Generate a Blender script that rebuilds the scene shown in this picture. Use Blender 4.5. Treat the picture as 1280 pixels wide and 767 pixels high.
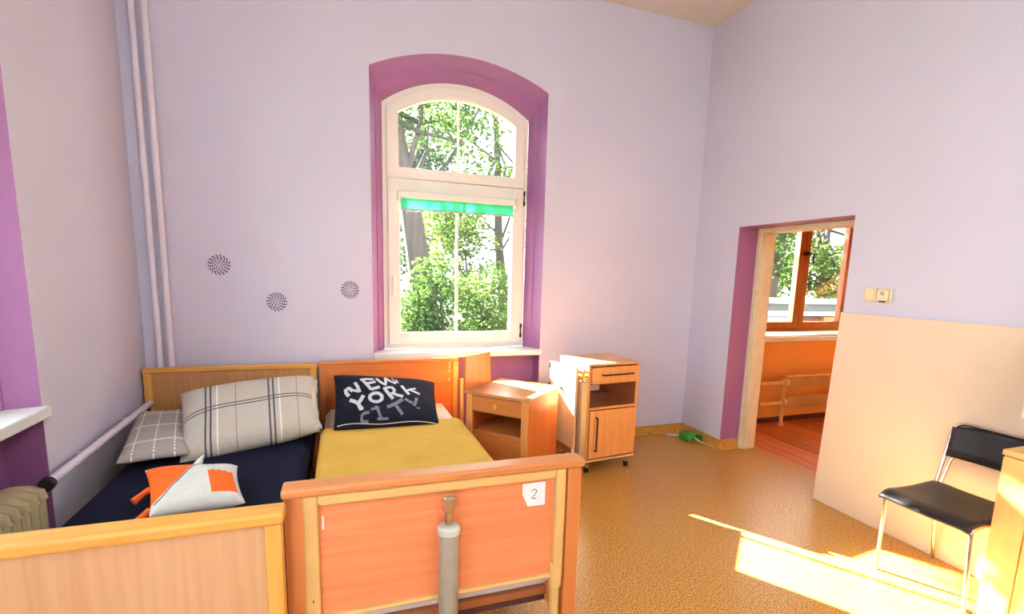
import bpy, math, random
from mathutils import Vector, Matrix
R_ = math.radians
random.seed(7)
scene = bpy.context.scene
C = scene.collection
for o in list(bpy.data.objects): bpy.data.objects.remove(o)

# ---------------------------------------------------------------- camera
CAM = Vector((-0.3356, -3.9558, 1.5))
def cam_basis(p, y, r):
    p, y, r = R_(p), R_(y), R_(r)
    f = Vector((-math.sin(y)*math.cos(p), math.cos(y)*math.cos(p), math.sin(p)))
    rt = Vector((math.cos(y), math.sin(y), 0)); up = rt.cross(f)
    return rt*math.cos(r)+up*math.sin(r), up*math.cos(r)-rt*math.sin(r), f
CR, CU, CF = cam_basis(-8.8039, -19.6306, 1.6274)
cd = bpy.data.cameras.new('camera'); co = bpy.data.objects.new('camera', cd); C.objects.link(co)
co.matrix_world = Matrix(((CR.x, CU.x, -CF.x, CAM.x), (CR.y, CU.y, -CF.y, CAM.y), (CR.z, CU.z, -CF.z, CAM.z), (0, 0, 0, 1)))
cd.sensor_width = 36; cd.sensor_fit = 'HORIZONTAL'; cd.lens = 621.4176/1280*36
cd.shift_x = (640-647.27)/1280; cd.shift_y = (439.14-383.5)/1280
cd.clip_start = .05; cd.clip_end = 300
scene.camera = co
def at(px, py, ax, v):              # pixel -> point on the plane ax = v
    d = CF+CR*((px-647.2722)/621.4176)-CU*((py-439.1445)/621.4176); k = 'xyz'.index(ax)
    return CAM+d*((v-CAM[k])/d[k])

# ---------------------------------------------------------------- light
vs = scene.view_settings
vs.view_transform = 'Standard'; vs.look = 'None'; vs.gamma = 1; vs.use_curve_mapping = False
vs.exposure = 1.66
w = bpy.data.worlds.new('world'); scene.world = w; w.use_nodes = True
bg = w.node_tree.nodes['Background']; bg.inputs[0].default_value = (.86, .93, 1, 1); bg.inputs[1].default_value = 2.8
sd = bpy.data.lights.new('sun', 'SUN'); sun = bpy.data.objects.new('sun', sd); C.objects.link(sun)
sd.energy = 46; sd.angle = R_(.53); sd.color = (1, .96, .88)
sun.rotation_euler = Vector((.63, -1, -.59)).to_track_quat('-Z', 'Y').to_euler()
sun.location = (-4, 8, 8)
FILL = 18  # emission of the added fill globe
def portal(loc, rot, sx, sy):
    d = bpy.data.lights.new('window_portal', 'AREA'); d.shape = 'RECTANGLE'; d.size = sx; d.size_y = sy
    d.cycles.is_portal = True
    o = bpy.data.objects.new('window_portal', d); C.objects.link(o); o.location = loc; o.rotation_euler = rot

XL, XR, H, YF = -1.5954, 2.8297, 3.7068, -5.4
portal((.585, .5, 1.95), (R_(90), 0, R_(180)), 1.3, 2.2)
portal((4.6, .5, 1.7), (R_(90), 0, R_(180)), 1.6, 1.5)
for yy in (-1.95, -4.2): portal((XL-.5, yy, 1.95), (R_(90), 0, R_(-90)), 1.3, 2.2)

# ---------------------------------------------------------------- materials
def lin(c): return tuple((x/12.92 if x <= .04045 else ((x+.055)/1.055)**2.4) for x in (v/255 for v in c))
MATS = {}
def newmat(name):
    m = bpy.data.materials.new(name); m.use_nodes = True; MATS[name] = m
    nt = m.node_tree; return m, nt, nt.nodes['Principled BSDF']
def nd(nt, t, **kw):
    n = nt.nodes.new(t)
    for k, v in kw.items(): setattr(n, k, v)
    return n
def plain(name, c, rough=.6, metal=0, spec=.5, var=.06, scale=6, bump=0, bscale=60):
    m, nt, b = newmat(name); c = lin(c)
    tc = nd(nt, 'ShaderNodeTexCoord'); no = nd(nt, 'ShaderNodeTexNoise'); no.inputs['Scale'].default_value = scale; no.inputs['Detail'].default_value = 4
    nt.links.new(tc.outputs['Object'], no.inputs['Vector'])
    rp = nd(nt, 'ShaderNodeValToRGB')
    rp.color_ramp.elements[0].position = .3; rp.color_ramp.elements[1].position = .7
    rp.color_ramp.elements[0].color = tuple(x*(1-var) for x in c)+(1,); rp.color_ramp.elements[1].color = tuple(min(1, x*(1+var)) for x in c)+(1,)
    nt.links.new(no.outputs['Fac'], rp.inputs['Fac']); nt.links.new(rp.outputs['Color'], b.inputs['Base Color'])
    b.inputs['Roughness'].default_value = rough; b.inputs['Metallic'].default_value = metal
    b.inputs['Specular IOR Level'].default_value = spec
    if bump:
        n2 = nd(nt, 'ShaderNodeTexNoise'); n2.inputs['Scale'].default_value = bscale; n2.inputs['Detail'].default_value = 3
        nt.links.new(tc.outputs['Object'], n2.inputs['Vector'])
        bp = nd(nt, 'ShaderNodeBump'); bp.inputs['Strength'].default_value = bump; bp.inputs['Distance'].default_value = .01
        nt.links.new(n2.outputs['Fac'], bp.inputs['Height']); nt.links.new(bp.outputs['Normal'], b.inputs['Normal'])
    return m
def wood(name, c1, c2, axis='z', rough=.42, fine=55, wear=None):
    m, nt, b = newmat(name); c1, c2 = lin(c1), lin(c2)
    tc = nd(nt, 'ShaderNodeTexCoord'); mp = nd(nt, 'ShaderNodeMapping')
    s = [fine]*3; s['xyz'.index(axis)] = fine*.045; mp.inputs['Scale'].default_value = s
    no = nd(nt, 'ShaderNodeTexNoise'); no.inputs['Scale'].default_value = 1; no.inputs['Detail'].default_value = 5; no.inputs['Distortion'].default_value = .6
    rp = nd(nt, 'ShaderNodeValToRGB'); rp.color_ramp.elements[0].position = .32; rp.color_ramp.elements[1].position = .68
    rp.color_ramp.elements[0].color = c1+(1,); rp.color_ramp.elements[1].color = c2+(1,)
    nt.links.new(tc.outputs['Object'], mp.inputs['Vector']); nt.links.new(mp.outputs['Vector'], no.inputs['Vector']); nt.links.new(no.outputs['Fac'], rp.inputs['Fac'])
    out = rp.outputs['Color']
    if wear:                                     # chipped varnish
        n2 = nd(nt, 'ShaderNodeTexNoise'); n2.inputs['Scale'].default_value = wear[1]; n2.inputs['Detail'].default_value = 6
        nt.links.new(tc.outputs['Object'], n2.inputs['Vector'])
        r2 = nd(nt, 'ShaderNodeValToRGB'); r2.color_ramp.elements[0].position = wear[2]; r2.color_ramp.elements[1].position = wear[2]+.04
        r2.color_ramp.elements[0].color = (0, 0, 0, 1); r2.color_ramp.elements[1].color = (1, 1, 1, 1)
        nt.links.new(n2.outputs['Fac'], r2.inputs['Fac'])
        mx = nd(nt, 'ShaderNodeMixRGB'); mx.inputs[2].default_value = lin(wear[0])+(1,)
        nt.links.new(r2.outputs['Color'], mx.inputs[0]); nt.links.new(out, mx.inputs[1]); out = mx.outputs[0]
    nt.links.new(out, b.inputs['Base Color'])
    b.inputs['Roughness'].default_value = rough
    return m
plain('wall_paint', (206, 205, 222), .75, var=.025, scale=1.2, bump=.15, bscale=25)
plain('purple_paint', (158, 104, 152), .5, var=.04, scale=3, bump=.15, bscale=30)
plain('ceiling_paint', (216, 211, 202), .8, var=.02, scale=3)
plain('orange_paint', (238, 172, 88), .7, var=.03)
plain('window_white', (236, 232, 218), .4, var=.02)
plain('sill_white', (226, 232, 230), .35, var=.03)
plain('door_cream', (226, 214, 176), .5, var=.06, scale=12)
plain('pipe_paint', (224, 220, 232), .4, var=.02)
plain('radiator_paint', (196, 184, 142), .5, var=.08, scale=14)
plain('finned_paint', (236, 196, 120), .5, var=.08)
plain('black_rubber', (28, 24, 24), .6)
plain('dark_metal', (46, 40, 38), .4, .6)
plain('chrome', (215, 210, 205), .18, 1, var=.02)
plain('grey_tube', (168, 164, 148), .4, .1, var=.08, scale=20)
plain('pale_collar', (196, 206, 192), .45)
plain('cream_tube', (222, 184, 112), .42, var=.05, scale=9)
plain('aluminium', (190, 178, 150), .35, .6, var=.05)
plain('brass', (214, 178, 70), .3, .8)
plain('plastic_cream', (228, 214, 168), .4, var=.02)
plain('paper', (240, 238, 234), .8, var=.01)
plain('ink', (30, 30, 34), .8)
plain('black_leather', (30, 25, 27), .38, var=.2, scale=30, bump=.1, bscale=200)
plain('tv_white', (226, 226, 220), .35, var=.01)
plain('tv_screen', (12, 10, 10), .12)
plain('green_plastic', (62, 168, 40), .4, var=.08)
plain('white_plastic', (230, 230, 225), .4, var=.02)
plain('navy_cloth', (15, 18, 40), .9, spec=.15, var=.25, scale=7, bump=.25, bscale=14)
plain('sheet_white', (214, 206, 190), .9, spec=.2, var=.04, bump=.2, bscale=18)
plain('yellow_cloth', (214, 172, 76), .9, spec=.15, var=.07, scale=5, bump=.35, bscale=16)
plain('fox_white', (206, 208, 200), .9, spec=.2, var=.05, scale=25, bump=.3, bscale=40)
plain('fox_orange', (240, 106, 38), .9, spec=.2, var=.06, scale=25, bump=.3, bscale=40)
plain('black_cloth', (26, 29, 42), .9, spec=.15, var=.25, scale=16, bump=.4, bscale=22)
plain('letter_paint', (196, 200, 206), .8, var=.15, scale=60)
plain('letter_grey', (112, 120, 134), .8, var=.25, scale=60)
plain('beige_board', (226, 206, 178), .55, var=.03, scale=1.5)
plain('sticker', (92, 58, 96), .7)
wood('oak_rail', (222, 156, 62), (234, 176, 84), 'x')
wood('oak_post', (222, 156, 62), (234, 176, 84), 'z')
wood('tan_panel', (200, 154, 106), (210, 166, 120), 'z', .5, 40, wear=((196, 140, 92), 2.3, .69))
wood('tan_headpanel', (196, 136, 78), (208, 150, 92), 'z', .5, 40)
wood('foot_rail', (206, 128, 66), (218, 146, 84), 'x', .32, 45, wear=((206, 176, 136), 5, .66))
wood('foot_post', (208, 124, 62), (218, 138, 76), 'z', .4, 30)
wood('foot_panel', (232, 136, 84), (242, 152, 98), 'x', .5, 45)
wood('head_orange', (214, 118, 46), (226, 138, 64), 'x', .42, 30, wear=((238, 190, 90), 7, .72))
wood('stand_wood', (204, 108, 44), (216, 124, 58), 'z', .35, 30)
wood('stand_top', (196, 134, 78), (206, 146, 90), 'x', .3, 30)
wood('stand_front', (196, 118, 52), (208, 132, 66), 'x', .4, 30)
wood('cab_wood', (220, 146, 76), (232, 162, 92), 'z', .4, 45)
wood('cab_top', (212, 150, 92), (222, 162, 104), 'x', .35, 40)
wood('cab_inner', (150, 86, 44), (164, 98, 54), 'x', .45, 40)
wood('flap_wood', (226, 190, 134), (234, 200, 146), 'z', .4, 40)
wood('low_cab', (238, 180, 106), (244, 190, 118), 'z', .45, 25)
wood('window_brown', (150, 78, 28), (176, 98, 42), 'z', .35, 50)
wood('bark', (40, 36, 33), (66, 60, 54), 'z', .9, 14)

def floor_mat():
    m, nt, b = newmat('vinyl_floor')
    tc = nd(nt, 'ShaderNodeTexCoord')
    n1 = nd(nt, 'ShaderNodeTexNoise'); n1.inputs['Scale'].default_value = 125; n1.inputs['Detail'].default_value = 2
    n2 = nd(nt, 'ShaderNodeTexNoise'); n2.inputs['Scale'].default_value = 1.4; n2.inputs['Detail'].default_value = 3
    for n in (n1, n2): nt.links.new(tc.outputs['Object'], n.inputs['Vector'])
    r = nd(nt, 'ShaderNodeValToRGB'); e = r.color_ramp.elements
    e[0].position = .36; e[0].color = lin((146, 90, 28))+(1,); e[1].position = .5; e[1].color = lin((208, 150, 60))+(1,)
    x = r.color_ramp.elements.new(.66); x.color = lin((232, 188, 104))+(1,)
    nt.links.new(n1.outputs['Fac'], r.inputs['Fac'])
    mx = nd(nt, 'ShaderNodeMixRGB', blend_type='MULTIPLY'); mx.inputs[0].default_value = .12
    nt.links.new(r.outputs['Color'], mx.inputs[1]); nt.links.new(n2.outputs['Fac'], mx.inputs[2])
    nt.links.new(mx.outputs[0], b.inputs['Base Color'])
    b.inputs['Roughness'].default_value = .34; b.inputs['Specular IOR Level'].default_value = .5
    return m
floor_mat()
def plank_mat():
    m, nt, b = newmat('floor_plank')
    tc = nd(nt, 'ShaderNodeTexCoord'); mp = nd(nt, 'ShaderNodeMapping'); mp.inputs['Scale'].default_value = (30, 2, 30)
    oi = nd(nt, 'ShaderNodeObjectInfo'); no = nd(nt, 'ShaderNodeTexNoise'); no.inputs['Scale'].default_value = 1; no.inputs['Detail'].default_value = 4
    nt.links.new(tc.outputs['Object'], mp.inputs['Vector']); nt.links.new(mp.outputs['Vector'], no.inputs['Vector'])
    ad = nd(nt, 'ShaderNodeMath', operation='MULTIPLY_ADD'); ad.inputs[1].default_value = .35
    nt.links.new(oi.outputs['Random'], ad.inputs[0]); nt.links.new(no.outputs['Fac'], ad.inputs[2])
    r = nd(nt, 'ShaderNodeValToRGB'); e = r.color_ramp.elements
    e[0].position = .35; e[0].color = lin((164, 80, 40))+(1,); e[1].position = .95; e[1].color = lin((226, 140, 84))+(1,)
    nt.links.new(ad.outputs[0], r.inputs['Fac']); nt.links.new(r.outputs['Color'], b.inputs['Base Color']); b.inputs['Roughness'].default_value = .3
plank_mat()
def glass_mat():
    m, nt, b = newmat('pane_glass'); nt.nodes.remove(b)
    tr = nd(nt, 'ShaderNodeBsdfTransparent'); gl = nd(nt, 'ShaderNodeBsdfGlossy'); gl.inputs['Roughness'].default_value = .02
    lw = nd(nt, 'ShaderNodeLayerWeight'); lw.inputs[0].default_value = .5; mx = nd(nt, 'ShaderNodeMixShader')
    pw_ = nd(nt, 'ShaderNodeMath', operation='POWER'); pw_.inputs[1].default_value = 4.5; nt.links.new(lw.outputs['Facing'], pw_.inputs[0])
    ma = nd(nt, 'ShaderNodeMath', operation='MULTIPLY_ADD'); ma.inputs[1].default_value = .7; ma.inputs[2].default_value = .03; nt.links.new(pw_.outputs[0], ma.inputs[0])
    nt.links.new(ma.outputs[0], mx.inputs[0]); nt.links.new(tr.outputs[0], mx.inputs[1]); nt.links.new(gl.outputs[0], mx.inputs[2])
    tr.inputs[0].default_value = (.97, .99, .98, 1)
    nt.links.new(mx.outputs[0], nt.nodes['Material Output'].inputs['Surface'])
glass_mat()
def trans_mat(name, c, tc_, mixf=.5, rnd=.3):
    m, nt, b = newmat(name); nt.nodes.remove(b)
    di = nd(nt, 'ShaderNodeBsdfDiffuse'); tl = nd(nt, 'ShaderNodeBsdfTranslucent'); mx = nd(nt, 'ShaderNodeMixShader'); mx.inputs[0].default_value = mixf
    g = nd(nt, 'ShaderNodeNewGeometry'); no = nd(nt, 'ShaderNodeTexNoise'); no.inputs['Scale'].default_value = 1.7; no.inputs['Detail'].default_value = 8
    nt.links.new(g.outputs['Position'], no.inputs['Vector'])
    for sh, col in ((di, c), (tl, tc_)):
        r = nd(nt, 'ShaderNodeValToRGB'); l = lin(col)
        r.color_ramp.elements[0].position = .35; r.color_ramp.elements[1].position = .65
        r.color_ramp.elements[0].color = tuple(x*(1-rnd) for x in l)+(1,); r.color_ramp.elements[1].color = tuple(min(1, x*(1+rnd)) for x in l)+(1,)
        nt.links.new(no.outputs['Fac'], r.inputs['Fac']); nt.links.new(r.outputs['Color'], sh.inputs['Color'])
    nt.links.new(di.outputs[0], mx.inputs[1]); nt.links.new(tl.outputs[0], mx.inputs[2])
    nt.links.new(mx.outputs[0], nt.nodes['Material Output'].inputs['Surface'])
trans_mat('leaf_dark', (40, 58, 42), (54, 72, 38))
trans_mat('leaf_mid', (54, 76, 48), (68, 90, 40))
trans_mat('leaf_light', (68, 90, 54), (94, 114, 50))
trans_mat('blind_green', (120, 214, 180), (110, 216, 176), .6, .05)
plain('grass', (50, 60, 36), .95, var=.35, scale=3)
plain('leaf_litter', (104, 90, 64), .95, var=.4, scale=9)
plain('ext_red', (84, 44, 38), .8)
plain('ext_ochre', (150, 96, 44), .8)
plain('ext_grey', (70, 76, 74), .8)
plain('ext_white', (150, 154, 154), .7)
plain('ext_plaster', (206, 200, 188), .9)

def plaid(name, base, lines, dash=None):
    """lines: (axis, centre, halfwidth, colour) in UV space"""
    m, nt, b = newmat(name)
    uv = nd(nt, 'ShaderNodeUVMap'); sp = nd(nt, 'ShaderNodeSeparateXYZ'); nt.links.new(uv.outputs[0], sp.inputs[0])
    no = nd(nt, 'ShaderNodeTexNoise'); no.inputs['Scale'].default_value = 40
    r = nd(nt, 'ShaderNodeValToRGB'); l = lin(base)
    r.color_ramp.elements[0].color = tuple(x*.9 for x in l)+(1,); r.color_ramp.elements[1].color = tuple(min(1, x*1.08) for x in l)+(1,)
    tc = nd(nt, 'ShaderNodeTexCoord'); nt.links.new(tc.outputs['Object'], no.inputs['Vector']); nt.links.new(no.outputs['Fac'], r.inputs['Fac'])
    cur = r.outputs['Color']
    for ax, c, hw, col in lines:
        cp = nd(nt, 'ShaderNodeMath', operation='COMPARE'); cp.inputs[1].default_value = c; cp.inputs[2].default_value = hw
        nt.links.new(sp.outputs['XY'.index(ax)], cp.inputs[0]); f = cp.outputs[0]
        if dash:
            mu = nd(nt, 'ShaderNodeMath', operation='MULTIPLY'); mu.inputs[1].default_value = dash
            nt.links.new(sp.outputs[1-'XY'.index(ax)], mu.inputs[0])
            fr = nd(nt, 'ShaderNodeMath', operation='FRACT'); nt.links.new(mu.outputs[0], fr.inputs[0])
            lt = nd(nt, 'ShaderNodeMath', operation='LESS_THAN'); lt.inputs[1].default_value = .6; nt.links.new(fr.outputs[0], lt.inputs[0])
            m2 = nd(nt, 'ShaderNodeMath', operation='MULTIPLY'); nt.links.new(f, m2.inputs[0]); nt.links.new(lt.outputs[0], m2.inputs[1]); f = m2.outputs[0]
        mx = nd(nt, 'ShaderNodeMixRGB'); mx.inputs[2].default_value = lin(col)+(1,)
        nt.links.new(f, mx.inputs[0]); nt.links.new(cur, mx.inputs[1]); cur = mx.outputs[0]
    nt.links.new(cur, b.inputs['Base Color']); b.inputs['Roughness'].default_value = .9; b.inputs['Specular IOR Level'].default_value = .15
DK, LT, BR = (92, 94, 98), (236, 236, 230), (150, 130, 116)
plaid('plaid_big', (196, 190, 178), [('X', .17, .007, DK), ('X', .205, .007, DK), ('X', .25, .005, LT), ('X', .38, .003, BR), ('X', .62, .007, DK), ('X', .655, .007, DK), ('X', .70, .005, LT), ('X', .84, .003, BR),
      ('Y', .46, .008, DK), ('Y', .505, .008, DK), ('Y', .93, .006, DK)])
plaid('plaid_small', (172, 166, 160), [('X', .2, .012, LT), ('X', .5, .012, LT), ('X', .8, .012, LT), ('Y', .2, .012, LT), ('Y', .5, .012, LT), ('Y', .8, .012, LT)], dash=26)

# ---------------------------------------------------------------- mesh helpers
class MB:
    def __init__(s): s.v = []; s.f = []; s.mi = []
    def add(s, vs_, fs, mi=0):
        n = len(s.v); s.v += [tuple(v) for v in vs_]; s.f += [tuple(i+n for i in f) for f in fs]; s.mi += [mi]*len(fs); return s
    def box(s, x0, x1, y0, y1, z0, z1, mi=0):
        vs_ = [(x, y, z) for z in (z0, z1) for y in (y0, y1) for x in (x0, x1)]
        return s.add(vs_, [(0, 2, 3, 1), (4, 5, 7, 6), (0, 1, 5, 4), (1, 3, 7, 5), (3, 2, 6, 7), (2, 0, 4, 6)], mi)
    def prism(s, poly, ax, a, b, mi=0):
        """2-D polygon (u,v) swept along ax from a to b: ax x -> (y,z), y -> (x,z), z -> (x,y)"""
        def p(u, v, t): return {'x': (t, u, v), 'y': (u, t, v), 'z': (u, v, t)}[ax]
        n = len(poly)
        return s.add([p(u, v, a) for u, v in poly]+[p(u, v, b) for u, v in poly],
                     [tuple(range(n))[::-1], tuple(range(n, 2*n))]+[(i, (i+1) % n, n+(i+1) % n, n+i) for i in range(n)], mi)
    def tube(s, pts, r, n=10, close=False, mi=0, caps=True):
        pts = [Vector(p) for p in pts]; m = len(pts); rs = r if isinstance(r, (list, tuple)) else [r]*m
        rings = []; prev = None
        for i, p in enumerate(pts):
            if close: t = pts[(i+1) % m]-pts[i-1]
            else: t = pts[min(i+1, m-1)]-pts[max(i-1, 0)]
            t.normalize()
            if prev is None:
                a = Vector((0, 0, 1)) if abs(t.z) < .9 else Vector((1, 0, 0)); prev = t.cross(a).normalized()
            u = (prev-t*prev.dot(t)).normalized(); prev = u; v = t.cross(u)
            rings.append([p+(u*math.cos(2*math.pi*k/n)+v*math.sin(2*math.pi*k/n))*rs[i] for k in range(n)])
        fs = []
        for i in range(m if close else m-1):
            j = (i+1) % m
            for k in range(n): fs.append((i*n+k, i*n+(k+1) % n, j*n+(k+1) % n, j*n+k))
        if not close and caps: fs += [tuple(range(n))[::-1], tuple(range((m-1)*n, m*n))]
        return s.add([q for r_ in rings for q in r_], fs, mi)
    def cyl(s, p0, p1, r, n=16, mi=0): return s.tube([p0, p1], r, n, mi=mi)
    def lathe(s, prof, c, n=20, mi=0):
        vs_ = [(c[0]+r*math.cos(2*math.pi*k/n), c[1]+r*math.sin(2*math.pi*k/n), c[2]+z) for r, z in prof for k in range(n)]
        fs = [(i*n+k, i*n+(k+1) % n, (i+1)*n+(k+1) % n, (i+1)*n+k) for i in range(len(prof)-1) for k in range(n)]
        fs += [tuple(range(n))[::-1], tuple(range((len(prof)-1)*n, len(prof)*n))]
        return s.add(vs_, fs, mi)
    def build(s, name, mat, parent=None, bevel=0, seg=2, smooth=True, M=None, recalc=True):
        me = bpy.data.meshes.new(name)
        vs_ = [tuple(M @ Vector(v)) for v in s.v] if M is not None else s.v
        me.from_pydata(vs_, [], s.f); 
        mats = mat if isinstance(mat, (list, tuple)) else [mat]
        for m in mats: me.materials.append(MATS[m])
        if len(mats) > 1: me.polygons.foreach_set('material_index', s.mi)
        if recalc and len(s.f) < 60000:
            import bmesh
            b = bmesh.new(); b.from_mesh(me); bmesh.ops.recalc_face_normals(b, faces=b.faces[:]); b.to_mesh(me); b.free()
        if smooth:
            me.polygons.foreach_set('use_smooth', [True]*len(me.polygons)); me.set_sharp_from_angle(angle=R_(35))
        me.update()
        o = bpy.data.objects.new(name, me); C.objects.link(o)
        if parent: o.parent = parent
        if bevel:
            bm_ = o.modifiers.new('bevel', 'BEVEL'); bm_.width = bevel; bm_.segments = seg; bm_.limit_method = 'ANGLE'; bm_.angle_limit = R_(40)
        return o
def bx(*a): return MB().box(*a)
def thing(name, label, cat, loc=(0, 0, 0), rz=0, group=None, kind=None):
    o = bpy.data.objects.new(name, None); C.objects.link(o); o.location = loc; o.rotation_euler = (0, 0, rz); o.empty_display_size = .1
    return tag(o, label, cat, group, kind)
def tag(o, label, cat=None, group=None, kind=None):
    o['label'] = label
    if cat: o['category'] = cat
    if group: o['group'] = group
    if kind: o['kind'] = kind
    return o
def struct(o, label): o['kind'] = 'structure'; o['label'] = label; return o
def copy_tree(o, parent=None):
    kids = [c for c in bpy.data.objects if c.parent == o]
    c = o.copy(); C.objects.link(c); c.parent = parent
    for k in kids: copy_tree(k, c)
    return c
def bend(pts, r=.04, n=6):           # round the corners of a polyline
    pts = [Vector(p) for p in pts]; out = [pts[0]]
    for a, b, c in zip(pts, pts[1:], pts[2:]):
        d1 = (a-b); d2 = (c-b); rr = min(r, d1.length*.45, d2.length*.45); p, q = b+d1.normalized()*rr, b+d2.normalized()*rr
        for k in range(n+1):
            t = k/n; out.append(p*(1-t)**2+b*2*t*(1-t)+q*t*t)
    return out+[pts[-1]]

# ---------------------------------------------------------------- room shell
def arc(u0, u1, zs, za, n=24):
    """arch outline from (u0,zs) over apex za to (u1,zs)"""
    hw = (u1-u0)/2; sag = za-zs; r = (hw*hw+sag*sag)/(2*sag); cu, cz = (u0+u1)/2, za-r; a0 = math.asin(hw/r)
    return [(cu+r*math.sin(a), cz+r*math.cos(a)) for a in [-a0+2*a0*i/n for i in range(n+1)]]
def wall_layer(mb, u0, u1, z1, holes, w0, w1):
    """slab u0..u1 with arched openings (ua,ub,zb,zs,za)"""
    cur = u0
    for ua, ub, zb, zs, za in holes:
        mb.prism([(cur, 0), (ua, 0), (ua, z1), (cur, z1)], 'y', w0, w1)
        if zb > 0: mb.prism([(ua, 0), (ub, 0), (ub, zb), (ua, zb)], 'y', w0, w1)
        if za > zs: ar = arc(ua, ub, zs, za)
        else: ar = [(ua, zs), (ub, zs)]
        for (a, za_), (b, zb_) in zip(ar, ar[1:]):
            mb.prism([(a, za_), (b, zb_), (b, z1), (a, z1)], 'y', w0, w1)
        cur = ub
    mb.prism([(cur, 0), (u1, 0), (u1, z1), (cur, z1)], 'y', w0, w1)
DEP, OUT = .20, .46      # niche depth, outer face
def reveal(u0, u1, zs, za, f0, f1, fzs, fza, zb):
    """splayed, stepped window reveal: outline at the wall face -> outline at the frame"""
    def outline(t):
        a0, a1 = u0+(f0-u0)*t, u1+(f1-u1)*t; s_, p_ = zs+(fzs-zs)*t, za+(fza-za)*t
        return [(a0, zb)]+arc(a0, a1, s_, p_)+[(a1, zb)]
    mb = MB(); rows = [(0, 0), (.11, .42), (.112, .55), (DEP, 1)]
    outs = [[(u, w_, z) for u, z in outline(t)] for w_, t in rows]; n = len(outs[0])
    mb.add([p for r in outs for p in r], [(i*n+k, i*n+k+1, (i+1)*n+k+1, (i+1)*n+k) for i in range(len(rows)-1) for k in range(n-1)])
    return mb
ML = Matrix(((0, -1, 0, XL), (1, 0, 0, 0), (0, 0, 1, 0), (0, 0, 0, 1)))    # local (u, depth, z) -> left wall
MI = Matrix.Identity(4)
W1 = dict(u0=-.111, u1=1.276, zs=2.943, za=3.108)                          # niche at the wall face
F1 = dict(u0=-.012, u1=1.186, zs=2.772, za=2.975)                          # window frame outline
def shift(d, k): return dict(u0=d['u0']+k, u1=d['u1']+k, zs=d['zs'], za=d['za'])
def niche_wall(name, label, u0, u1, M, shifts):
    mb = MB()
    wall_layer(mb, u0, u1, H, [(W1['u0']+k, W1['u1']+k, 0, W1['zs'], W1['za']) for k in shifts], 0, DEP)
    wall_layer(mb, u0, u1, H, [(F1['u0']-.14+k, F1['u1']+.14+k, .82, F1['zs']+.02, F1['za']+.04) for k in shifts], DEP+.07, OUT)
    wall_layer(mb, u0, u1, H, [(F1['u0']-.06+k, F1['u1']+.06+k, .8, F1['zs'], F1['za']+.06) for k in shifts], DEP, DEP+.07)
    wo = struct(mb.build(name, 'wall_paint', M=M, smooth=False), label)
    for k in shifts:
        w_, f_ = shift(W1, k), shift(F1, k)
        reveal(w_['u0'], w_['u1'], w_['zs'], w_['za'], f_['u0'], f_['u1'], f_['zs'], f_['za'], .84).build('window_reveal', 'purple_paint', wo, M=M, recalc=False)
        m = MB().box(w_['u0'], w_['u1'], .14, DEP, 0, .84)
        m.box(w_['u0']-.001, w_['u0']+.004, .002, .14, 0, .83).box(w_['u1']-.004, w_['u1']+.001, .002, .14, 0, .83)
        m.build('niche_panel', 'purple_paint', wo, M=M, smooth=False)
        MB().box(w_['u0']+.001, w_['u1']+.012, -.03, .21, .818, .866).build('window_sill', 'sill_white', wo, bevel=.006, M=M)
    return wo
KL = -1.25-W1['u1']                                                        # left-wall window: far jamb at y=-1.25
wall_back = niche_wall('wall_back', 'lavender back wall around the arched window', XL-OUT, XR, MI, [0])
wall_left = niche_wall('wall_left', 'lavender left wall beside the beds', YF, 0, ML, [KL-2.25, KL])

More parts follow.
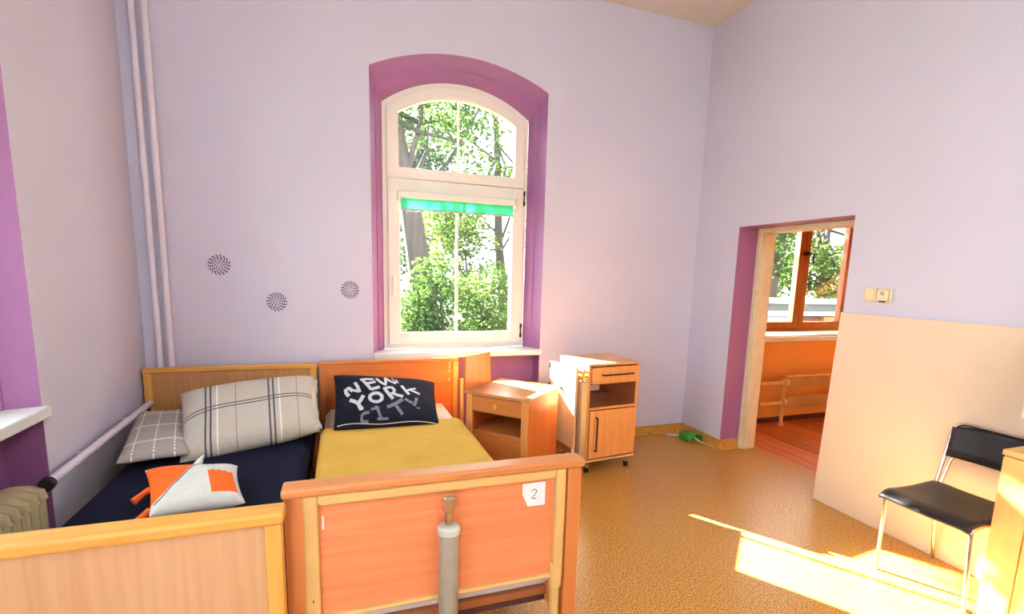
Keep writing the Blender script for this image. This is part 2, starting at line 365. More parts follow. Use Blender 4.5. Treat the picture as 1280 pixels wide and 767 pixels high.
def arched_window(name, label, M, k=0, detail=True):
    """white plastic window: frame, fixed fanlight, lower sash"""
    e = thing(name, label, None, kind='structure')
    f = shift(F1, k); a0, a1 = f['u0'], f['u1']
    def arched_ring(o0, o1, zb, ozs, oza, i0, i1, izb, izs, iza, w0, w1):
        o = [(o0, zb)]+arc(o0, o1, ozs, oza)+[(o1, zb)]; i = [(i0, izb)]+arc(i0, i1, izs, iza)+[(i1, izb)]
        n = len(o); mb = MB(); vs_ = []
        for w_ in (w0, w1): vs_ += [(u, w_, z) for u, z in o]+[(u, w_, z) for u, z in i]
        fs = []
        for q in range(n):
            j = (q+1) % n
            fs += [(q, j, n+j, n+q), (2*n+q, 3*n+q, 3*n+j, 2*n+j), (q, 2*n+q, 2*n+j, j), (n+q, n+j, 3*n+j, 3*n+q)]
        return mb.add(vs_, fs)
    arched_ring(a0, a1, .868, f['zs'], f['za'], a0+.035, a1-.035, .905, f['zs']-.035, f['za']-.035, DEP, DEP+.07).build('frame', 'window_white', e, bevel=.003, M=M)
    # fanlight: its own ring and glass
    g0, g1 = k+.11, k+1.072
    fl = arched_ring(a0+.032, a1-.032, 2.224, f['zs']-.036, f['za']-.033, g0, g1, 2.306, 2.713, 2.856, DEP-.012, DEP+.055).build('fanlight', 'window_white', e, bevel=.004, M=M)
    MB().prism([(g0-.01, 2.30)]+arc(g0-.01, g1+.01, 2.715, 2.866)+[(g1+.01, 2.30)], 'y', DEP+.03, DEP+.036).build('pane', 'pane_glass', fl, smooth=False, M=M)
    bx(k+.585, k+.603, DEP+.022, DEP+.044, 2.30, 2.862).build('muntin', 'window_white', fl, M=M, bevel=.002)
    mb = MB()
    for a, b, z0, z1 in ((k+.024, k+.118, .905, 2.218), (k+1.06, k+1.156, .905, 2.218), (k+.118, k+1.06, .905, 1.0), (k+.118, k+1.06, 2.10, 2.218)):
        mb.box(a, b, DEP-.018, DEP+.05, z0, z1)
    sa = mb.build('sash', 'window_white', e, bevel=.004, M=M)
    bx(k+.11, k+1.07, DEP+.02, DEP+.026, .99, 2.11).build('pane', 'pane_glass', sa, smooth=False, M=M)
    bx(k+.576, k+.598, DEP+.012, DEP+.034, .995, 2.105).build('muntin', 'window_white', sa, M=M, bevel=.002)
    if detail:
        hb = MB().box(k+.052, k+.078, DEP-.03, DEP-.016, 1.40, 1.47); hb.box(k+.056, k+.076, DEP-.05, DEP-.034, 1.30, 1.455); hb.cyl((k+.065, DEP-.05, 1.45), (k+.065, DEP-.02, 1.45), .009)
        hb.build('handle', 'window_white', sa, bevel=.003, M=M)
        for z in (2.08, .95):
            h = MB(); h.box(k+1.15, k+1.166, DEP-.03, DEP-.008, z, z+.035).box(k+1.15, k+1.166, DEP-.03, DEP-.008, z+.085, z+.12).cyl((k+1.158, DEP-.02, z), (k+1.158, DEP-.02, z+.12), .006, 8)
            h.build('hinge', 'black_rubber', sa, M=M)
        for u in (.12, .5, .9):
            bx(k+u, k+u+.05, DEP-.016, DEP-.01, 2.206, 2.216).build('latch', 'grey_tube', fl, M=M)
    return e
arched_window('window_1', 'white arched window with fanlight in the back wall', MI)
arched_window('window_2', 'white window in the left wall niche', ML, KL, False)
arched_window('window_3', 'unseen white window added further along the left wall as fill', ML, KL-2.25, False)  # out of view, put in to bring more daylight from behind

# right wall with doorway
D0, D1, DZ, XO = -.53, -1.54, 1.945, 3.17
mb = MB()
mb.box(XR, XO, D0, OUT, 0, H).box(XR, XO, YF, D1, 0, H).box(XR, XO, D1, D0, DZ, H)
wall_right = struct(mb.build('wall_right', 'wall_paint', smooth=False), 'lavender right wall with the doorway')
mb = MB(); mb.box(XR+.001, XO, D0-.003, D0+.001, .085, DZ).box(XR+.001, XO, D1, D0, DZ-.003, DZ+.001).box(XR+.001, XO, D1-.001, D1+.003, 0, DZ)
mb.build('door_reveal', 'purple_paint', wall_right, smooth=False)
e = thing('door_1', 'cream painted wooden door frame in the doorway', None, kind='structure')
MB().box(3.03, XO+.02, D0-.045, D0-.003, 0, DZ-.003).box(3.05, XO, D0-.062, D0-.045, 0, DZ-.05).build('jamb', 'door_cream', e, bevel=.004)
MB().box(3.03, XO+.02, D1+.003, D1+.045, 0, DZ-.003).build('jamb', 'door_cream', e, bevel=.004)
MB().box(3.03, XO+.02, D1+.045, D0-.045, DZ-.04, DZ-.003).build('header', 'door_cream', e, bevel=.004)
struct(bx(XL-OUT, XO, YF-.2, YF, 0, H).build('wall_front', 'wall_paint', smooth=False), 'lavender wall behind the viewer')
struct(bx(XL-OUT, 6.0, YF-.2, OUT, H, H+.2).build('ceiling', 'ceiling_paint', smooth=False), 'cream ceiling high above the room')
struct(bx(XL-OUT, XO, YF-.2, OUT, -.15, 0).build('floor', 'vinyl_floor', smooth=False), 'speckled ochre vinyl floor')
# vinyl cove skirting
def cove(mb, p, q, n):               # p->q along the wall, n = direction into the room
    p, q, n = Vector(p), Vector(q), Vector(n); prof = [(0, .09), (.006, .09), (.008, .03), (.014, .012), (.03, .001), (0, .0)]
    vs_ = [b+n*a+Vector((0, 0, z)) for b in (p, q) for a, z in prof]; m = len(prof)
    mb.add(vs_, [(i, (i+1) % m, m+(i+1) % m, m+i) for i in range(m)]+[tuple(range(m)), tuple(range(m, 2*m))])
mb = MB(); cove(mb, (1.28, 0, 0), (XR, 0, 0), (0, -1, 0)); cove(mb, (XL, 0, 0), (-.11, 0, 0), (0, -1, 0))
struct(mb.build('baseboard_back', 'vinyl_floor'), 'ochre vinyl skirting along the back wall')
mb = MB(); cove(mb, (XR, 0, 0), (XR, D0-.012, 0), (-1, 0, 0)); cove(mb, (XR-.01, D0-.003, 0), (3.03, D0-.003, 0), (0, -1, 0)); cove(mb, (XR, D1, 0), (XR, -5.4, 0), (-1, 0, 0))
struct(mb.build('baseboard_right', 'vinyl_floor'), 'ochre vinyl skirting beside the doorway')

# adjoining room
AX, AY0 = 5.9, -3.2
mb = MB(); wa, wb, wz0, wz1 = 3.62, 5.73, .93, 2.32
for a in ((XO, wa, .05, OUT, 0, H), (wb, AX, .05, OUT, 0, H), (wa, wb, .05, OUT, 0, wz0), (wa, wb, .05, OUT, wz1, H)): mb.box(*a)
struct(mb.build('wall_adjoining_back', 'orange_paint', smooth=False), 'orange painted wall under the brown window next door')
struct(bx(AX, AX+.2, AY0, OUT, 0, H).build('wall_adjoining_side', 'orange_paint', smooth=False), 'orange side wall of the adjoining room')
struct(bx(XO, AX, AY0-.2, AY0, 0, H).build('wall_adjoining_front', 'orange_paint', smooth=False), 'orange front wall of the adjoining room')
fl = struct(bx(XO, AX, AY0, .05, -.15, -.022).build('floor_adjoining', 'black_rubber', smooth=False), 'reddish plank floor of the adjoining room')
pm = None; pw = .118; x = XO-.03; i = 0
while x < AX-.05:
    if pm is None:
        o = bx(0, pw-.004, AY0, .05, -.022, -.001).build('plank', 'floor_plank', fl, bevel=.002); pm = o.data
    else:
        o = bpy.data.objects.new('plank', pm); C.objects.link(o); o.parent = fl
    o.location = (x, 0, random.uniform(-.001, .001)); x += pw
struct(bx(XO, AX, .03, .05, 0, .05).build('baseboard_adjoining', 'ext_red'), 'dark skirting under the finned radiator')
e = thing('window_4', 'brown wooden casement window in the adjoining room', None, kind='structure')
m = MB()
for a in ((wa, wa+.05, .1, .17, wz0+.04, wz1), (wb-.05, wb, .1, .17, wz0+.04, wz1), (wa+.05, wb-.05, .1, .17, wz0+.04, wz0+.075), (wa+.05, wb-.05, .1, .17, wz1-.05, wz1)): m.box(*a)
m.build('frame', 'window_brown', e, bevel=.004)
mid = 4.30
for a, b, hs in ((wa+.05, mid-.002, 1), (mid+.002, 4.99, 0), (4.994, wb-.05, 0)):
    m = MB()
    for q in ((a, a+.075, .085, .15, wz0+.077, wz1-.052), (b-.075, b, .085, .15, wz0+.077, wz1-.052), (a+.075, b-.075, .085, .15, wz0+.077, wz0+.15), (a+.075, b-.075, .085, .15, wz1-.13, wz1-.052)): m.box(*q)
    sa = m.build('sash', 'window_brown', e, bevel=.005)
    bx(a+.07, b-.07, .115, .12, wz0+.14, wz1-.12).build('pane', 'pane_glass', sa, smooth=False)
m = MB().box(mid-.03, mid+.06, .06, .084, 1.78, 1.82); m.cyl((mid+.015, .05, 1.80), (mid+.015, .085, 1.80), .02); m.tube(bend([(mid+.015, .05, 1.80), (mid+.075, .045, 1.80), (mid+.075, .04, 1.70)], .02), .009, 8)
m.build('handle', 'dark_metal', e)
bx(wa-.03, wb+.03, -.03, .12, .885, .93).build('sill', 'sill_white', e, bevel=.005)
for ob in (e,): pass
# finned tube radiator
e = thing('finned_radiator', 'yellow twin-tube finned radiator below the brown window', 'radiator', (4.0, -.09, 0))
for z in (.245, .46):
    t = MB().cyl((-.30, 0, z), (1.35, 0, z), .02, 12).build('tube', 'finned_paint', e)
    f = MB()
    for k in range(46): f.lathe([(.02, 0), (.058, 0), (.058, .006), (.02, .006)], (0, 0, 0), 14)
    vs_ = []
    for k in range(46):
        for (vx, vy, vz) in f.v[k*56:(k+1)*56]: vs_.append((.06+k*.028+vz, vx, vy+z))
    f.v = vs_; f.build('fins', 'finned_paint', e, smooth=False)['kind'] = 'stuff'
    MB().cyl((0.0, 0, z), (.05, 0, z), .045, 14).build('valve', 'finned_paint', e, bevel=.006)
MB().cyl((.02, 0, .0), (.02, 0, .46), .018, 12).lathe([(.03, 0), (.03, .02), (.02, .03)], (.02, 0, .0)).build('support', 'finned_paint', e)
MB().box(.02, 1.35, -.03, .045, .525, .54).build('cover_strip', 'finned_paint', e)

# ---------------------------------------------------------------- pipes, radiator, wall fittings
def pipe(name, pts, r, label, mat='pipe_paint', group=None):
    return tag(MB().tube(pts, r, 14).build(name, mat), label, 'pipe', group)
pipe('heating_pipe', [(-1.498, -.042, .0), (-1.498, -.042, H-.002)], .019, 'white vertical heating pipe nearer the left wall corner', group='vertical heating pipes')
pipe('heating_pipe', [(-1.432, -.042, .0), (-1.432, -.042, H-.002)], .019, 'white vertical heating pipe further from the left wall corner', group='vertical heating pipes')
e = thing('radiator_pipe', 'white sloping heating pipe along the left wall above the bed', 'pipe', (XL+.05, -1.37, .557))
MB().tube([(0, 0, 0), (0, 1.24, .033)], .02, 14).build('pipe', 'pipe_paint', e)
MB().tube([(0, -.035, -.004), (0, .0, 0)], .03, 14).build('end_fitting', 'black_rubber', e, bevel=.005)
for q in (.35, .9):
    MB().tube([(-.0493, q, q*.0266), (0, q, q*.0266)], .008, 8).build('bracket', 'pipe_paint', e)
e = thing('ribbed_radiator', 'cream cast-iron ribbed radiator under the left window', 'radiator', (XL-.034, -1.42, 0))
sec = None
for k in range(15):
    if sec is None:
        m = MB()
        for xx in (-.06, 0, .06): m.tube(bend([(xx, 0, .13), (xx, 0, .5)], .02), .026, 10)
        m.tube([(-.08, 0, .5), (-.07, 0, .525), (-.03, 0, .538), (.03, 0, .538), (.07, 0, .525), (.08, 0, .5)], [.018, .026, .029, .029, .026, .018], 10)
        m.tube([(-.08, 0, .13), (-.05, 0, .11), (.05, 0, .11), (.08, 0, .13)], [.018, .026, .026, .018], 10)
        o = m.build('section', 'radiator_paint', e); sec = o.data
    else:
        o = bpy.data.objects.new('section', sec); C.objects.link(o); o.parent = e
    o.location = (0, -.062*k, 0)
for k in (1, 13): MB().cyl((0, -.062*k, 0), (0, -.062*k, .11), .016, 10).build('foot', 'radiator_paint', e)

def switch(name, label, y0, y1, z0, z1, sock):
    e = thing(name, label, 'socket' if sock else 'switch', (XR, (y0+y1)/2, (z0+z1)/2)); hy, hz = abs(y1-y0)/2, (z1-z0)/2
    bx(-.012, 0, -hy, hy, -hz, hz).build('plate', 'plastic_cream', e, bevel=.004)
    if not sock: bx(-.018, -.01, -hy*.72, hy*.72, -hz*.72, hz*.72).build('rocker', 'plastic_cream', e, bevel=.003)
    else:
        bx(-.032, -.012, -hy*.8, hy*.8, -hz*.82, hz*.82).build('lid', 'plastic_cream', e, bevel=.006)
        m = MB().tube([(-.032, 0, .012), (-.036, 0, .012)], .012, 14); m.build('dial', 'grey_tube', e)
        bx(-.034, -.02, -.016, .016, -hz*.98, -hz*.78).build('slot', 'black_rubber', e)
switch('light_switch', 'cream square light switch beside the wall socket', -1.672, -1.752, 1.398, 1.478, False)
switch('wall_socket', 'cream wall socket with a lid and small round dial', -1.758, -1.845, 1.393, 1.478, True)

def sticker(x, z, r, turn, label):
    mb = MB(); 
    for ring, (rr, n, s) in enumerate(((.16, 5, .08), (.36, 8, .115), (.58, 12, .13), (.78, 15, .14), (.97, 17, .14))):
        for k in range(n):
            a = 2*math.pi*(k+.5*(ring % 2))/n+turn+.35*ring; cx_, cz_ = rr*math.cos(a), rr*math.sin(a); b = a+1.0
            pts = []
            for q in range(8):
                t = 2*math.pi*q/8; uu, vv = s*math.cos(t), s*.48*math.sin(t)
                pts.append(((cx_+uu*math.cos(b)-vv*math.sin(b))*r, (cz_+uu*math.sin(b)+vv*math.cos(b))*r))
            mb.prism(pts, 'y', -.002, -.0003)
    o = mb.build('wall_sticker', 'sticker', smooth=False); o.location = (x, 0, z)
    tag(o, label, 'sticker', 'flower stickers on the lavender wall')
sticker(-1.123, 1.507, .066, 0, 'round purple petal sticker highest on the wall, above the left bed')
sticker(-.774, 1.257, .064, .5, 'round purple petal sticker lowest on the wall, between the other two')
sticker(-.273, 1.351, .062, 1.1, 'round purple petal sticker nearest the arched window')

# roller blind in the lower sash
e = thing('roller_blind', 'green roller blind pulled almost fully up in the window', 'blind', (.59, DEP-.045, 2.0))
bx(-.48, .475, -.022, .026, .068, .122).build('cassette', 'window_white', e, bevel=.01, seg=3)
bx(-.465, .46, -.002, .0, -.012, .075).build('fabric', 'blind_green', e, smooth=False)
MB().cyl((-.468, -.001, -.015), (.463, -.001, -.015), .007, 10).build('bottom_bar', 'grey_tube', e)
for s_ in (-1, 1): bx(-.008+s_*.484, .008+s_*.484, -.026, .026, .05, .125).build('end_cap', 'door_cream', e, bevel=.004)

# fill lamp added to brighten the room, unseen high above the frame
plain('fill_lamp_metal', (210, 208, 200), .4)
m, nt, b = newmat('fill_opal'); b.inputs['Base Color'].default_value = (.9, .9, .88, 1); b.inputs['Emission Color'].default_value = (.94, .97, 1, 1); b.inputs['Emission Strength'].default_value = FILL
for i, (x, y) in enumerate(((1.0, -4.6),)):
    e = thing('fill_lamp', 'unseen opal globe lamp added as fill light under the cream ceiling', 'lamp', (x, y, H))
    MB().lathe([(.03, -.05), (.06, -.02), (.06, -.001)], (0, 0, 0)).build('canopy', 'fill_lamp_metal', e)
    MB().cyl((0, 0, -.46), (0, 0, -.03), .008, 8).build('stem', 'fill_lamp_metal', e)
    MB().lathe([(.19*math.sin(t*math.pi/14)+.002, -.64-.19*math.cos(t*math.pi/14)) for t in range(15)], (0, 0, 0), 24).build('globe', 'fill_opal', e)

# ---------------------------------------------------------------- beds
BX1, BX2 = (-1.585, -.515), (-.505, .535)
e = thing('hospital_bed', 'tan panelled bed with oak rails and dark bedding', 'bed', (-1.05, -1.25, 0))
def T(mb, loc): return mb, Matrix.Translation(-Vector(loc))
Mb = Matrix.Translation((1.05, 1.25, 0))
x0, x1 = BX1
hb = bx(x0+.045, x1-.045, -.11, -.085, .25, .79).build('headboard', 'tan_headpanel', e, M=Mb)
bx(x0, x1, -.125, -.07, .785, .82).build('top_rail', 'oak_rail', hb, bevel=.008, M=Mb)
for a in (x0+.004, x1-.049): bx(a, a+.045, -.12, -.075, 0, .785).build('post', 'oak_post', hb, bevel=.004, M=Mb)
for a in (x0+.014,): bx(a, a+.02, -.13, -.12, .50, .56).build('hook', 'dark_metal', hb, bevel=.002, M=Mb)
fb = bx(x0+.045, x1-.045, -2.462, -2.435, .2, .78).build('footboard', 'tan_panel', e, M=Mb)
bx(x0, x1+.008, -2.485, -2.405, .772, .81).build('top_rail', 'oak_rail', fb, bevel=.010, seg=3, M=Mb)
for a in (x0+.004, x1-.045): bx(a, a+.045, -2.475, -2.42, 0, .772).build('post', 'oak_post', fb, bevel=.004, M=Mb)
for a in (x0+.085, x1-.09): bx(a, a+.03, -2.42, -.10, .22, .30).build('side_rail', 'oak_rail', e, bevel=.004, M=Mb)
bx(x0+.115, x1-.09, -2.40, -.13, .26, .29).build('base', 'tan_headpanel', e, M=Mb)

x0, x1 = BX2
e = thing('hospital_bed', 'orange panelled hospital bed with metal pole and yellow blanket', 'bed', (0, -1.25, 0))
Mb = Matrix.Translation((0, 1.25, 0))
hb = bx(x0+.045, x1-.045, -.11, -.085, .25, .81).build('headboard', 'head_orange', e, M=Mb)
bx(x0, x1, -.125, -.07, .805, .833).build('top_rail', 'foot_rail', hb, bevel=.008, M=Mb)
for a in (x0+.002, x1-.047): bx(a, a+.045, -.12, -.075, 0, .805).build('post', 'foot_post' if a < 0 else 'oak_post', hb, bevel=.004, M=Mb)
for z in (.785, .76, .725, .655): MB().cyl((x1-.075, -.11, z), (x1-.075, -.115, z), .009, 10).build('screw_cap', 'cream_tube', hb, M=Mb)
MB().tube(bend([(x1+.02, -.15, 0), (x1+.02, -.15, .67)], .03), .017, 10).build('grab_tube', 'cream_tube', e, M=Mb)
# footboard
x0, x1 = -.525, .505; yf = -2.345
fb = bx(-.43, .41, -2.35, -2.33, .375, .77).build('footboard', 'foot_panel', e, M=Mb)
bx(x0, x1, -2.385, -2.305, .80, .832).build('top_rail', 'foot_rail', fb, bevel=.010, seg=3, M=Mb)
for a in (x0+.006, x1-.062): bx(a, a+.055, -2.372, -2.315, 0, .80).build('post', 'foot_post', fb, bevel=.004, M=Mb)
tr = MB()
tr.box(-.468, -.422, -2.374, -2.336, .10, .80).box(.395, .436, -2.374, -2.336, .36, .80).box(-.422, .395, -2.374, -2.336, .762, .80).box(-.422, .395, -2.368, -2.336, .362, .378)
tr.build('tube_frame', 'cream_tube', fb, bevel=.012, seg=3, M=Mb)
MB().tube([(.412, -2.355, .10), (.412, -2.355, .37)], .019, 14).build('leg', 'cream_tube', fb, M=Mb)
MB().lathe([(.020, -.05), (.025, -.045), (.025, .045), (.020, .05)], (.412, -2.355, .37), 14).build('leg_collar', 'cream_tube', fb, M=Mb)
for z in (.44, .395): bx(-.446, -.442, -2.3765, -2.373, z, z+.006).build('screw', 'ink', fb, M=Mb)
bx(-.412, -.406, -2.3515, -2.35, .675, .72).build('label_scrap', 'paper', fb, smooth=False, M=Mb)
# telescopic pole in front of the footboard
px_, py_ = -.012, -2.405
po = MB().lathe([(.030, .09), (.034, .10), (.034, .63), (.030, .632)], (px_, py_, 0), 22).build('pole', 'grey_tube', e, M=Mb)
MB().lathe([(.036, 0), (.039, .004), (.039, .022), (.03, .03), (.016, .031)], (px_, py_, .628), 22).build('collar', 'pale_collar', po, M=Mb)
MB().cyl((px_, py_, .65), (px_, py_, .745), .014, 14).build('rod', 'chrome', po, M=Mb)
MB().lathe([(.018, 0), (.025, .006), (.025, .05), (.021, .055), (.012, .058)], (px_, py_, .708), 8).build('clamp', 'chrome', po, M=Mb)
MB().lathe([(.06, .0), (.062, .02), (.045, .1), (.036, .115)], (px_, py_, .0), 22).build('foot', 'grey_tube', po, M=Mb)
MB().cyl((px_, py_+.02, .742), (px_, -2.37, .742), .010, 10).build('bracket', 'chrome', po, M=Mb)
for a in (-.44, .40): bx(a, a+.03, -2.33, -.10, .22, .30).build('side_rail', 'foot_post', e, bevel=.004, M=Mb)
bx(-.41, .40, -2.31, -.12, .26, .29).build('base', 'cab_inner', e, M=Mb)
bx(-.41, .41, -2.29, -2.24, .22, .262).build('cross_bar', 'ext_red', e, M=Mb)

# paper number on the footboard
e = thing('paper_note', 'white paper with the number 2 stuck on the orange footboard', 'note', (.316, -2.3515, .703))
MB().prism([(-.046, .045), (.044, .045), (.044, -.046), (-.024, -.046), (-.046, .004)], 'y', -.001, 0).build('sheet', 'paper', e, smooth=False)
def stroke(pts, wd, y=-.0016, th=.0006):
    mb = MB(); L = []; Rr = []
    pts = [Vector((p[0], 0, p[1])) for p in pts]
    for i, p in enumerate(pts):
        t = (pts[min(i+1, len(pts)-1)]-pts[max(i-1, 0)]).normalized(); n_ = Vector((-t.z, 0, t.x))
        L.append(p+n_*wd); Rr.append(p-n_*wd)
    n = len(pts); mb.add([(v.x, y, v.z) for v in L+Rr], [(i, i+1, n+i+1, n+i) for i in range(n-1)]); return mb
two = [(-.009, .011), (-.006, .017), (0, .0195), (.007, .017), (.009, .010), (.006, .003), (-.001, -.006), (-.009, -.0155), (-.005, -.0165), (.010, -.0165)]
stroke(two, .0014).build('digit', 'ink', e, smooth=False, recalc=False)

# ---------------------------------------------------------------- bedding
def soft_box(x0, x1, y0, y1, z0, z1, r, amp, nx=24, ny=48, seed=0, mat='navy_cloth', name='mattress', crown=.0):
    """rounded slab with a wrinkled top"""
    rnd = random.Random(seed); ws = [(rnd.uniform(2, 9), rnd.uniform(2, 9), rnd.uniform(0, 6), rnd.uniform(.3, 1)) for _ in range(7)]
    mb = MB(); top = []
    def h(x, y): return amp*sum(a*math.sin(fx*x+fy*y*1.3+p) for fx, fy, p, a in ws)/3
    vs_ = []
    rows = []
    for j in range(ny+1):
        v = j/ny; row = []
        for i in range(nx+1):
            u = i/nx; x = x0+(x1-x0)*u; y = y0+(y1-y0)*v
            d = min(u*(x1-x0), (1-u)*(x1-x0), v*(y1-y0), (1-v)*(y1-y0))
            drop = 0 if d > r else r-math.sqrt(max(0, r*r-(r-d)**2))
            z = z1-drop+h(x, y)*min(1, d/.08)+crown*(1-(2*u-1)**2)*(1-(2*v-1)**4)
            row.append(len(vs_)); vs_.append((x, y, z))
        rows.append(row)
    fs = [(rows[j][i], rows[j][i+1], rows[j+1][i+1], rows[j+1][i]) for j in range(ny) for i in range(nx)]
    rim = rows[0]+[rows[j][nx] for j in range(1, ny+1)]+rows[ny][::-1][1:]+[rows[j][0] for j in range(ny-1, 0, -1)]
    lo = []
    for k in rim: lo.append(len(vs_)); vs_.append((vs_[k][0], vs_[k][1], z0))
    m = len(rim); fs += [(rim[i], lo[i], lo[(i+1) % m], rim[(i+1) % m]) for i in range(m)]+[tuple(lo)]
    mb.add(vs_, fs); return mb.build(name, mat)
o = soft_box(-1.435, -.535, -2.39, -.14, .292, .47, .045, .004, seed=3, mat='navy_cloth'); tag(o, 'mattress covered with a dark navy sheet', 'mattress')
o = soft_box(-.465, .42, -2.29, -.14, .292, .488, .05, .002, seed=4, mat='sheet_white'); tag(o, 'pale sheeted mattress under the yellow blanket', 'mattress')
def blanket():
    rnd = random.Random(11); ws = [(rnd.uniform(-6, 6), rnd.uniform(3, 14), rnd.uniform(0, 6), rnd.uniform(.3, 1)) for _ in range(9)]
    nx, ny = 60, 90; x0, x1, y0, y1 = -.60, .535, -2.275, -.66; vs_ = []
    for j in range(ny+1):
        for i in range(nx+1):
            u, v = i/nx, j/ny; s = x0+(x1-x0)*u; y = y0+(y1-y0)*v+.02*math.sin(5*s+1)*v
            ex0, ex1, zt = -.475, .43, .499
            wob = .0035*sum(a*math.sin(fx*s*2+fy*y+p) for fx, fy, p, a in ws)/3+.003*math.sin(40*v+3*math.sin(4*s))*(v > .8)*(v-.8)*5
            def roll(over):                       # cloth turning down over the mattress edge
                rr = .035
                if over <= 0: return 0, 0
                a = min(over/rr, math.pi/2); return rr*math.sin(a), rr*(1-math.cos(a))+max(0, over-rr*math.pi/2)
            if s < ex0+.035: d, dr = roll(ex0+.035-s); x = ex0+.035-d
            elif s > ex1-.035: d, dr = roll(s-ex1+.035); x = ex1-.035+d
            else: x, dr = s, 0
            z = zt-dr+wob+.003
            if v > .985: z -= .006
            vs_.append((x, y, z))
    fs = [(j*(nx+1)+i, j*(nx+1)+i+1, (j+1)*(nx+1)+i+1, (j+1)*(nx+1)+i) for j in range(ny) for i in range(nx)]
    o = MB().add(vs_, fs).build('blanket', 'yellow_cloth', recalc=False)
    s = o.modifiers.new('thick', 'SOLIDIFY'); s.thickness = .006; s.offset = 1
    tag(o, 'mustard yellow blanket spread over the right-hand bed', 'blanket')
blanket()

def pillow(name, label, mats, corners, thick, n=40, paint=None, sag=.0, seed=0, edge=.06, group=None, puff=.55, wr_=1.0):
    """corners BL BR TR TL of the mid surface (3-D); thick = half thickness; paint(u,v)->material index"""
    bl, br, tr, tl = [Vector(c) for c in corners]; rnd = random.Random(seed)
    ws = [(rnd.uniform(4, 14), rnd.uniform(4, 14), rnd.uniform(0, 6), rnd.uniform(.3, 1)) for _ in range(6)]
    org = (bl+br+tr+tl)/4
    nrm = ((br-bl)+(tr-tl)).cross((tl-bl)+(tr-br)).normalized()
    if nrm.z < 0 and nrm.y > 0: nrm = -nrm
    def surf(u, v, side):
        cu, cv = 2*u-1, 2*v-1
        # edges draw in between the corners
        uu = .5+.5*cu*(1-edge*(1-cv*cv)*abs(cu)); vv = .5+.5*cv*(1-edge*(1-cu*cu)*abs(cv))
        p = bl*(1-uu)*(1-vv)+br*uu*(1-vv)+tr*uu*vv+tl*(1-uu)*vv
        prof = (max(0, (1-cu**4)*(1-cv**4)))**puff
        wr = .05*wr_*sum(a*math.sin(fx*u+fy*v+q) for fx, fy, q, a in ws)*prof
        return p+nrm*side*thick*(prof+wr*.6)-Vector((0, 0, sag))*0
    mb = MB(); uvs = []; idx = {}
    for side in (1, -1):
        for j in range(n+1):
            for i in range(n+1):
                if side == -1 and (i in (0, n) or j in (0, n)): idx[(side, i, j)] = idx[(1, i, j)]; continue
                idx[(side, i, j)] = len(mb.v); mb.v.append(tuple(surf(i/n, j/n, side)-org)); uvs.append((i/n, j/n))
        for j in range(n):
            for i in range(n):
                f = [idx[(side, i, j)], idx[(side, i+1, j)], idx[(side, i+1, j+1)], idx[(side, i, j+1)]]
                mb.f.append(tuple(f if side == 1 else f[::-1])); mb.mi.append(paint((i+.5)/n, (j+.5)/n, side) if paint else 0)
    o = mb.build(name, mats, recalc=False); o.location = org
    uvl = o.data.uv_layers.new(name='UVMap')
    for l in o.data.loops: uvl.data[l.index].uv = uvs[l.vertex_index]
    o.data.polygons.foreach_set('use_smooth', [True]*len(o.data.polygons))
    for ed in o.data.edges: ed.use_edge_sharp = False
    tag(o, label, 'pillow', group)
    return o, (lambda u, v, s=1, off=0: surf(u, v, s)+nrm*off-org)
A = lambda px, py, ax, v: at(px, py, ax, v)
big, bf = pillow('pillow', 'large grey plaid pillow with dark double stripes leaning on the tan headboard', 'plaid_big',
       (A(224, 580, 'y', -1.02), A(400, 538, 'y', -.80), A(394, 470, 'y', -.25), A(226, 492, 'y', -.45)), .105, seed=5, edge=.03, n=44)
m = MB(); rw = random.Random(2)
rows = []
for i in range(15):
    v = .04+.90*i/14; row = []
    for j in range(9):
        a = -math.pi/2+math.pi*j/8; c = bf(.965, v, 1, 0)*.5+bf(.965, v, -1, 0)*.5; nn = (bf(.9, v, 1)-bf(.9, v, -1)).normalized(); ou = (bf(1, v)-bf(.9, v)).normalized()
        row.append(c+nn*math.sin(a)*.055*(math.sin(math.pi*(i+.6)/15.2)**.5)+ou*math.cos(a)*(.05+.014*math.sin(i*1.9+j)+rw.uniform(0, .01)))
    rows.append(row)
m.add([p for r in rows for p in r], [(i*9+j, i*9+j+1, (i+1)*9+j+1, (i+1)*9+j) for i in range(14) for j in range(8)])
m.build('pillow_insert', 'sheet_white', big, recalc=False)
pillow('pillow', 'smaller grey pillow with dashed white checks beside the left wall', 'plaid_small',
       (A(144, 580, 'z', .522), A(236, 567, 'z', .522), A(236, 512, 'z', .57), A(172, 517, 'z', .57)), .048, seed=8, edge=.04)

